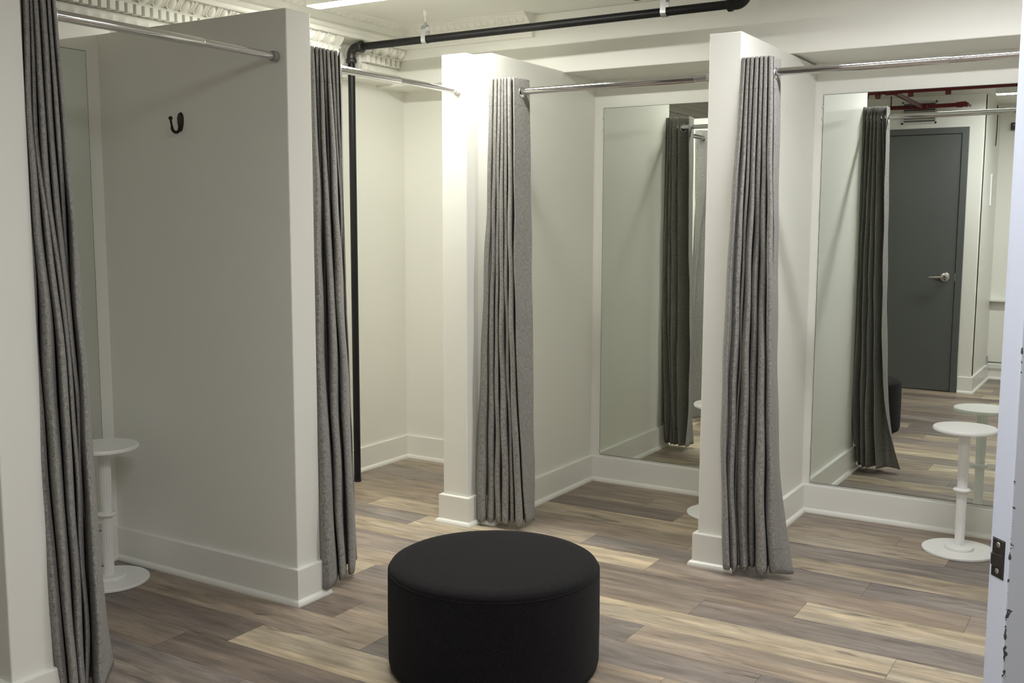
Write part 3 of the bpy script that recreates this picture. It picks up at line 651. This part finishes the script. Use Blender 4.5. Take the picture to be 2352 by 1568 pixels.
# ------------------------------------------------------------------ pouf
PX, PY, PRr, PH = -1.7085, 2.664, .3345, .3385
t = thing('pouf', 'large round black felt pouf in the foreground on the plank floor', 'pouf', (PX, PY, 0))
R_ = PRr
prof = [(R_-.012, .006), (R_-.004, .012), (R_, .03), (R_+.001, PH*.5), (R_, PH-.034), (R_-.002, PH-.022)]
part(t, 'body', lathe(bmesh.new(), prof, 128, (PX, PY, 0)), M['felt'], autosm=50)
prof = [(R_-.006, PH-.024), (R_-.003, PH-.018), (R_-.008, PH-.008), (R_-.022, PH-.0005), (R_-.06, PH+.003), (R_*.5, PH+.006), (.02, PH+.007)]
part(t, 'top_cushion', lathe(bmesh.new(), prof, 128, (PX, PY, 0)), M['felt'], autosm=60)
bm = torus(bmesh.new(), (PX, PY, PH-.021), (0, 0, 1), R_-.003, .0028, 128, 8)
part(t, 'piping', bm, M['felt'], smooth=True)
a = math.radians(-47)
bm = tube(bmesh.new(), [(PX+(R_+.0006)*math.cos(a), PY+(R_+.0006)*math.sin(a), z) for z in (.012, .1, .2, PH-.026)], .0009, 6)
part(t, 'side_seam', bm, M['felt'])
for k in range(3):
    a = 2*PI*k/3+.4
    part(t, 'glide', lathe(bmesh.new(), [(.018, 0), (.02, .002), (.02, .010)], 20, (PX+.24*math.cos(a), PY+.24*math.sin(a), 0)), M['black'])

# ------------------------------------------------------------------ fluted pedestal stools
def stool(x, y, label):
    t = thing('stool', label, 'stool', (x, y, 0), 0, 'white fluted pedestal stools')
    C = (x, y, 0)
    part(t, 'base_disc', lathe(bmesh.new(), [(.147, 0), (.1495, .002), (.1495, .0095), (.147, .012), (.05, .0128)], 72, C), M['whitemetal'], autosm=35)
    part(t, 'hub', lathe(bmesh.new(), [(.058, .0125), (.060, .015), (.060, .024), (.0575, .027), (.02, .0275)], 48, C), M['whitemetal'], autosm=35)
    fl = lambda a: 1-.07*abs(math.sin(8*a))**.5
    part(t, 'lower_column', lathe(bmesh.new(), [(.0195, .027), (.0208, .262)], 96, C, fl), M['whitemetal'], autosm=50)
    part(t, 'collar', lathe(bmesh.new(), [(.022, .258), (.033, .263), (.0365, .268), (.0365, .271), (.033, .275), (.022, .277)], 48, C), M['whitemetal'], autosm=45)
    part(t, 'upper_column', lathe(bmesh.new(), [(.0208, .275), (.0235, .512), (.025, .525)], 96, C, fl), M['whitemetal'], autosm=50)
    part(t, 'seat', lathe(bmesh.new(), [(.06, .522), (.121, .524), (.1275, .527), (.1285, .532), (.1275, .538), (.125, .541), (.05, .5415)], 72, C), M['whitemetal'], autosm=35)
    return t
stool(-.6225, 4.668, 'white pedestal stool in front of the rightmost mirror, beside the door edge')
stool(-1.70, 4.655, 'white pedestal stool almost hidden behind the white pier in the middle fitting room')
stool(-3.388, 2.497, 'white pedestal stool in the leftmost fitting room, partly behind the foreground curtain')

# ------------------------------------------------------------------ coat hook
hx, hz = -3.134, 1.760
t = thing('coat_hook', 'single dark bronze coat hook on the grey shaded divider', 'coat hook', (hx, YG0, hz))
bm = bmesh.new(); ring0, ring1, n = [], [], 36
for k in range(n):
    a = 2*PI*k/n; w = .0165*math.cos(a)*(1+.25*math.sin(a)); h = .036*math.sin(a)
    ring0.append(bm.verts.new((hx+w, YG0, hz+.008+h))); ring1.append(bm.verts.new((hx+w*.8, YG0-.006, hz+.008+h*.9)))
for k in range(n): bm.faces.new((ring0[k], ring0[(k+1) % n], ring1[(k+1) % n], ring1[k]))
bm.faces.new(ring1); bmesh.ops.recalc_face_normals(bm, faces=bm.faces)
part(t, 'back_plate', bm, M['bronze'], autosm=40)
pts = [(hx, YG0-.004, hz-.004), (hx, YG0-.007, hz-.018)]+[(hx, y, z) for _, y, z in arc((0, YG0-.025, hz-.014), (0, 1, 0), (0, 0, 1), .018, 0, -PI*.9, 14)]+[(hx, YG0-.0435, hz-.008), (hx, YG0-.046, hz+.004), (hx, YG0-.048, hz+.014)]
part(t, 'hook_arm', tube(bmesh.new(), pts, [.0055, .0065]+[.006]*15+[.0042, .0042, .0045], 14), M['bronze'], smooth=True)
bm = bmesh.new(); bmesh.ops.create_uvsphere(bm, u_segments=16, v_segments=10, radius=.0078, matrix=Matrix.Translation((hx, YG0-.048, hz+.018)))
part(t, 'ball_tip', bm, M['bronze'], smooth=True)
for dz in (.028, -.006):
    part(t, 'screw', tube(bmesh.new(), [(hx, YG0-.0055, hz+dz), (hx, YG0-.0075, hz+dz)], .0035, 12), M['iron'])

# ------------------------------------------------------------------ black pipe
bx, by, bz, br = -3.583, 4.217, 2.288, .0185
t = thing('drain_pipe', 'black pipe rising from the floor and running under the ceiling towards the right', 'pipe', (bx, by, 0))
part(t, 'riser', tube(bmesh.new(), [(bx, by, 0), (bx, by, bz-.05)], br, 24), M['blackpipe'], autosm=40)
part(t, 'floor_collar', lathe(bmesh.new(), [(.020, .0), (.0205, .004), (.0205, .008), (.019, .010)], 24, (bx, by, 0)), M['blackpipe'])
el = arc((bx+.042, by, bz-.042), (-1, 0, 0), (0, 0, 1), .042, 0, PI/2, 10)
part(t, 'elbow', tube(bmesh.new(), [(bx, by, bz-.062)]+el+[(bx+.062, by, bz)], .0235, 24), M['iron'], autosm=50)
part(t, 'elbow_lip', tube(bmesh.new(), [(bx, by, bz-.078), (bx, by, bz-.075), (bx, by, bz-.058), (bx, by, bz-.055)], [.025, .0285, .0285, .025], 24), M['iron'], autosm=50)
part(t, 'elbow_lip', tube(bmesh.new(), [(bx+.056, by, bz), (bx+.059, by, bz), (bx+.076, by, bz), (bx+.079, by, bz)], [.025, .0285, .0285, .025], 24), M['iron'], autosm=50)
ex = -1.478; ez = bz+.006
part(t, 'horizontal_run', tube(bmesh.new(), [(bx+.07, by, bz), (ex-.05, by, ez)], br, 24), M['blackpipe'], autosm=40)
el = arc((ex-.042, by, ez+.042), (0, 0, -1), (1, 0, 0), .042, 0, PI/2, 10)
part(t, 'elbow', tube(bmesh.new(), [(ex-.07, by, ez)]+el+[(ex, by, ez+.062)], .0245, 24), M['blackpipe'], autosm=50)
part(t, 'elbow_lip', tube(bmesh.new(), [(ex-.078, by, ez), (ex-.075, by, ez), (ex-.058, by, ez), (ex-.055, by, ez)], [.025, .029, .029, .025], 24), M['blackpipe'], autosm=50)
part(t, 'top_run', tube(bmesh.new(), [(ex, by, ez+.05), (ex, by, ZC)], br, 24), M['blackpipe'], autosm=40)
def hanger(x, label):
    z = bz+(x-bx)/(ex-bx)*.006
    t = thing('pipe_hanger', label, 'pipe hanger', (x, by, ZC), 0, 'steel clevis hangers on the black pipe')
    w = .013; R0 = br+.0012
    bm = bmesh.new(); pa = []
    for k in range(17):
        a = PI+PI*k/16; pa.append((math.cos(a)*R0, math.sin(a)*R0))
    pa = [(-R0, .045), (-R0*.6, .062), (-.006, .066)][::-1]+pa+[(R0, .045), (R0*.6, .062), (.006, .066)]
    pa = [pa[0]]+pa[1:]
    vin = [[bm.verts.new((x+s*w, by+p[0], z+p[1])) for p in pa] for s in (-1, 1)]
    vout = [[bm.verts.new((x+s*w, by+p[0]*(1+.0025/max(.006, math.hypot(*p))), z+p[1]+(-.0025 if p[1] < 0 else .0018))) for p in pa] for s in (-1, 1)]
    for k in range(len(pa)-1):
        bm.faces.new((vin[0][k], vin[1][k], vin[1][k+1], vin[0][k+1])); bm.faces.new((vout[0][k], vout[0][k+1], vout[1][k+1], vout[1][k]))
        for s in (0, 1): bm.faces.new((vin[s][k], vin[s][k+1], vout[s][k+1], vout[s][k]))
    bmesh.ops.recalc_face_normals(bm, faces=bm.faces)
    part(t, 'strap', bm, M['steel'])
    part(t, 'yoke', boxbm(x-.0125, x+.0125, by-.012, by+.012, z+.062, z+.068), M['steel'], bevel=.002)
    part(t, 'nut', lathe(bmesh.new(), [(.0085, .068), (.0085, .082)], 6, (x, by, z)), M['steel'])
    part(t, 'threaded_rod', tube(bmesh.new(), [(x, by, z+.058), (x, by, ZC-.018)], .0042, 10), M['whitemetal'], smooth=True)
    part(t, 'ceiling_anchor', lathe(bmesh.new(), [(.0085, -.028), (.0095, -.024), (.0095, -.004), (.007, -.002), (.007, 0)], 6, (x, by, ZC)), M['whitemetal'])
hanger(-3.108, 'steel pipe hanger with white threaded rod, beside the plaster cornice end')
hanger(-1.838, 'steel pipe hanger near the right end elbow of the black pipe')

# ------------------------------------------------------------------ red sprinkler pipes (mostly seen in the right mirror)
zr, rr = 2.335, .0165
t = thing('sprinkler_pipe', 'dark red sprinkler pipes under the ceiling, reflected at the top of the right mirror', 'sprinkler pipe', (-1.62, 2.0, zr))
part(t, 'main_run', tube(bmesh.new(), [(-2.35, 1.98, zr), (XR, 1.98, zr)], rr, 20), M['red'], autosm=40)
part(t, 'cross_branch', tube(bmesh.new(), [(-1.66, 1.965, zr), (-1.66, .86, zr)], rr, 20), M['red'], autosm=40)
part(t, 'lower_run', tube(bmesh.new(), [(-2.0, .85, zr), (-1.36, .85, zr)], rr, 20), M['red'], autosm=40)
for p, d, l in (((-1.66, 1.98, zr), (1, 0, 0), .06), ((-1.66, .85, zr), (1, 0, 0), .06)):
    p = Vector(p); d = Vector(d)
    part(t, 'tee_fitting', tube(bmesh.new(), [p-d*l/1.3, p-d*l/1.3+d*.004, p+d*l/1.3-d*.004, p+d*l/1.3], [.021, .0245, .0245, .021], 20), M['red'], autosm=40)
part(t, 'end_elbow', tube(bmesh.new(), [(-1.40, .85, zr), (-1.36, .85, zr), (-1.335, .85, zr+.004), (-1.31, .85, zr-.008)], [.021, .0235, .022, .016], 20), M['red'], autosm=50)
part(t, 'sprinkler_head', tube(bmesh.new(), [(-1.318, .85, zr-.006), (-1.295, .85, zr-.012), (-1.287, .85, zr-.014)], [.012, .010, .015], 16), M['steel'], autosm=50)
for x in (-1.84, -1.755):
    part(t, 'capped_outlet', lathe(bmesh.new(), [(.012, -.046), (.019, -.042), (.021, -.03), (.021, -.012), (.016, 0)], 20, (x, 1.98, zr)), M['red'], autosm=50)
for x in (-1.53, -1.28):
    part(t, 'mounting_lug', boxbm(x-.02, x+.02, 1.976, 1.984, zr-.043, zr-.010), M['red'], bevel=.008, seg=3)
for x in (-2.1, -.2, 1.6):
    part(t, 'support_rod', tube(bmesh.new(), [(x, 1.98, zr+.01), (x, 1.98, ZC)], .005, 10), M['red'])
part(t, 'support_rod', tube(bmesh.new(), [(-1.9, .85, zr+.01), (-1.9, .85, ZC)], .005, 10), M['red'])
sx, sy, sz = -1.945, 4.165, 2.343
t = thing('sprinkler_drop', 'small red pipe cap hanging from the ceiling beside the black pipe', 'pipe cap', (sx, sy, sz))
part(t, 'cap', lathe(bmesh.new(), [(.008, -.001), (.018, .002), (.0245, .009), (.026, .018), (.026, .036), (.022, .04), (.0165, .042)], 28, (sx, sy, sz)), M['red'], autosm=45)
part(t, 'nipple', lathe(bmesh.new(), [(.0165, .04), (.0165, ZC-sz)], 20, (sx, sy, sz)), M['red'], autosm=45)

# ------------------------------------------------------------------ grey door in the front wall (seen in the right mirror)
dx0, dx1, dz = -2.18, -1.362, 2.115
d1 = thing('door_1', 'dark grey flush door with lever handle, reflected in the rightmost mirror', 'door', ((dx0+dx1)/2, YD, 0)); d1['kind'] = 'structure'
bm = boxbm(dx0-.055, dx0-.004, YD-.002, YD+.022, 0, dz+.055); box(bm, dx1+.004, dx1+.055, YD-.002, YD+.022, 0, dz+.055); box(bm, dx0-.004, dx1+.004, YD-.002, YD+.022, dz+.004, dz+.055)
part(d1, 'frame', bm, M['doorgrey'], bevel=.002)
part(d1, 'gap', boxbm(dx0-.004, dx1+.004, YD-.001, YD+.004, .001, dz+.004), M['dark'])
part(d1, 'leaf', boxbm(dx0, dx1, YD+.003, YD+.014, .008, dz), M['doorgrey'], bevel=.001)
kx, kz, ky = dx1-.075, .955, YD+.014
hd = part(d1, 'handle', tube(bmesh.new(), [(kx, ky, kz), (kx, ky+.006, kz), (kx, ky+.012, kz), (kx, ky+.016, kz)], [.040, .0405, .037, .028], 36), M['brushed'], autosm=40)
bm = tube(bmesh.new(), [(kx, ky+.014, kz), (kx, ky+.05, kz), (kx, ky+.058, kz)], [.016, .0155, .012], 20)
tube(bm, [(kx, ky+.052, kz), (kx-.03, ky+.053, kz+.001), (kx-.075, ky+.050, kz-.001), (kx-.115, ky+.045, kz-.002)], [.011, .0105, .009, .0075], 14)
part(hd, 'lever', bm, M['brushed'], autosm=45)
part(hd, 'key_cylinder', tube(bmesh.new(), [(kx, ky+.055, kz), (kx, ky+.061, kz)], .008, 16), M['dark'])
part(d1, 'strike_plate', boxbm(dx1-.001, dx1+.005, YD+.004, YD+.0145, kz-.03, kz+.03), M['steel'])

# vent grille above the grey door
vx0, vx1, vz0, vz1 = -1.838, -1.562, 2.208, 2.392
t = thing('vent_grille', 'white louvred vent grille above the grey door, seen in the right mirror', 'vent', ((vx0+vx1)/2, YD, vz0))
part(t, 'duct_opening', boxbm(vx0+.012, vx1-.012, YD+.0005, YD+.002, vz0+.012, vz1-.012), M['dark'])
bm = boxbm(vx0, vx1, YD, YD+.008, vz0, vz0+.016); box(bm, vx0, vx1, YD, YD+.008, vz1-.016, vz1); box(bm, vx0, vx0+.016, YD, YD+.008, vz0, vz1); box(bm, vx1-.016, vx1, YD, YD+.008, vz0, vz1)
part(t, 'frame', bm, M['ventwhite'], bevel=.0015)
bm = bmesh.new(); k = 0
while vz0+.032+k*.0225 < vz1-.02:
    z = vz0+.032+k*.0225; box(bm, vx0+.014, vx1-.014, YD+.001, YD+.006, z, z+.006); k += 1
part(t, 'louvres', bm, M['ventwhite'])
bm = bmesh.new()
for k in range(1, 24):
    x = vx0+.014+k*(vx1-vx0-.028)/24; box(bm, x-.0012, x+.0012, YD+.0015, YD+.0045, vz0+.014, vz1-.014)
part(t, 'rear_vanes', bm, M['steel'])

# small things on the side and entry walls, tiny in the mirror
pts = [(XS+.006, .03, 2.40), (XS+.012, .05, 2.36), (XS+.02, .10, 2.28), (XS+.022, .115, 2.19), (XS+.016, .08, 2.10), (XS+.010, .05, 2.055)]
tag(obj('wall_cable', tube(bmesh.new(), pts, .004, 10), M['black'], smooth=True), 'thin black cable dangling down the white wall in the right mirror', 'cable')
t = thing('cover_strip', 'narrow white cover plate with a dark slit on the white wall in the right mirror', 'cover plate', (XS, .14, 1.54))
part(t, 'plate', boxbm(XS-.0005, XS+.012, .11, .155, 1.545, 1.815), M['whitemetal'], bevel=.002)
part(t, 'slit', boxbm(XS+.011, XS+.0128, .128, .133, 1.57, 1.80), M['dark'])
t = thing('motion_sensor', 'small black box sensor high on the wall at the right edge of the mirror', 'sensor', (-1.085, YS, 2.2))
part(t, 'bracket', tube(bmesh.new(), [(-1.085, YS-.001, 2.24), (-1.085, YS+.03, 2.24)], .012, 14), M['black'])
part(t, 'body', boxbm(-1.112, -1.058, YS+.025, YS+.06, 2.205, 2.268), M['black'], bevel=.006, seg=3)
part(t, 'lens', tube(bmesh.new(), [(-1.085, YS+.059, 2.25), (-1.085, YS+.062, 2.25)], .006, 14), M['chrome'])
t = thing('wall_ledge', 'slim white ledge across the wall behind, at the right of the mirror', 'ledge', (-.6, YS, .70))
part(t, 'shelf_board', boxbm(XS+.001, .2, YS-.0005, YS+.07, .704, .722), M['trim'], bevel=.002)
part(t, 'under_rail', boxbm(XS+.001, .2, YS-.0005, YS+.018, .672, .706), M['ventwhite'])
t = thing('low_rail', 'thin metal rail with bracket low on the wall in the right mirror', 'rail', (-.6, YS+.05, .155))
part(t, 'bar', tube(bmesh.new(), [(XS+.012, YS+.06, .158), (.2, YS+.06, .158)], .0075, 14), M['chrome'], smooth=True)
part(t, 'bracket', boxbm(XS-.0005, XS+.014, YS+.035, YS+.085, .142, .215), M['steel'], bevel=.004)

# ------------------------------------------------------------------ white door in the right foreground
ang = math.radians(-48.5)
d2 = thing('door_2', 'white painted metal door edge in the right foreground with a dark latch plate', 'door', (-.178, 1.66, 0), ang); d2['kind'] = 'structure'
obj('leaf', boxbm(0, .044, 0, .9, .012, 2.11), M['whitedoor'], d2, bevel=.0018)
# latch plate let into the edge face (x across, z up; the face looks along -y)
zc_ = .905
lp = obj('latch_plate', boxbm(.0065, .0335, -.0012, .004, zc_-.0285, zc_+.0285), M['latch'], d2, bevel=.0006, seg=1)
obj('latch_recess', boxbm(.0055, .0345, -.0003, .004, zc_-.0295, zc_+.0295), M['dark'], d2)
bm = bmesh.new()
v = [bm.verts.new(p) for p in ((.0085, -.001, zc_-.011), (.031, -.001, zc_-.011), (.031, -.001, zc_+.007), (.0085, -.001, zc_+.007), (.010, -.006, zc_-.011), (.010, -.006, zc_+.007), (.0135, -.0065, zc_-.011), (.0135, -.0065, zc_+.007))]
for f in ((0, 4, 5, 3), (4, 6, 7, 5), (6, 1, 2, 7), (0, 1, 6, 4), (3, 5, 7, 2)): bm.faces.new([v[i] for i in f])
bmesh.ops.recalc_face_normals(bm, faces=bm.faces)
obj('latch_bolt', bm, M['latch'], lp, bevel=.0006, seg=1)
for dz_ in (.0205, -.0195):
    obj('screw', tube(bmesh.new(), [(.020, -.001, zc_+dz_), (.020, -.0018, zc_+dz_), (.020, -.0022, zc_+dz_)], [.0042, .004, .0025], 14), M['steel'], lp, smooth=True)
for z in (.25, 1.05, 1.86):
    obj('hinge', tube(bmesh.new(), [(.046, .902, z-.05), (.046, .902, z+.05)], .0075, 14), M['steel'], d2, smooth=True)

# ------------------------------------------------------------------ world, view
w = bpy.data.worlds.new('world'); sc.world = w; w.use_nodes = True
w.node_tree.nodes['Background'].inputs[0].default_value = (.05, .05, .05, 1); w.node_tree.nodes['Background'].inputs[1].default_value = .3
sc.view_settings.view_transform = 'Standard'; sc.view_settings.look = 'None'
sc.view_settings.exposure = EXPOSURE; sc.view_settings.gamma = 1; sc.view_settings.use_curve_mapping = False
sc.cycles.max_bounces = 9; sc.cycles.diffuse_bounces = 6; sc.cycles.glossy_bounces = 6; sc.cycles.transmission_bounces = 2
sc.cycles.caustics_reflective = True; sc.cycles.sample_clamp_indirect = 6; sc.cycles.blur_glossy = .3
sc.cycles.use_denoising = True
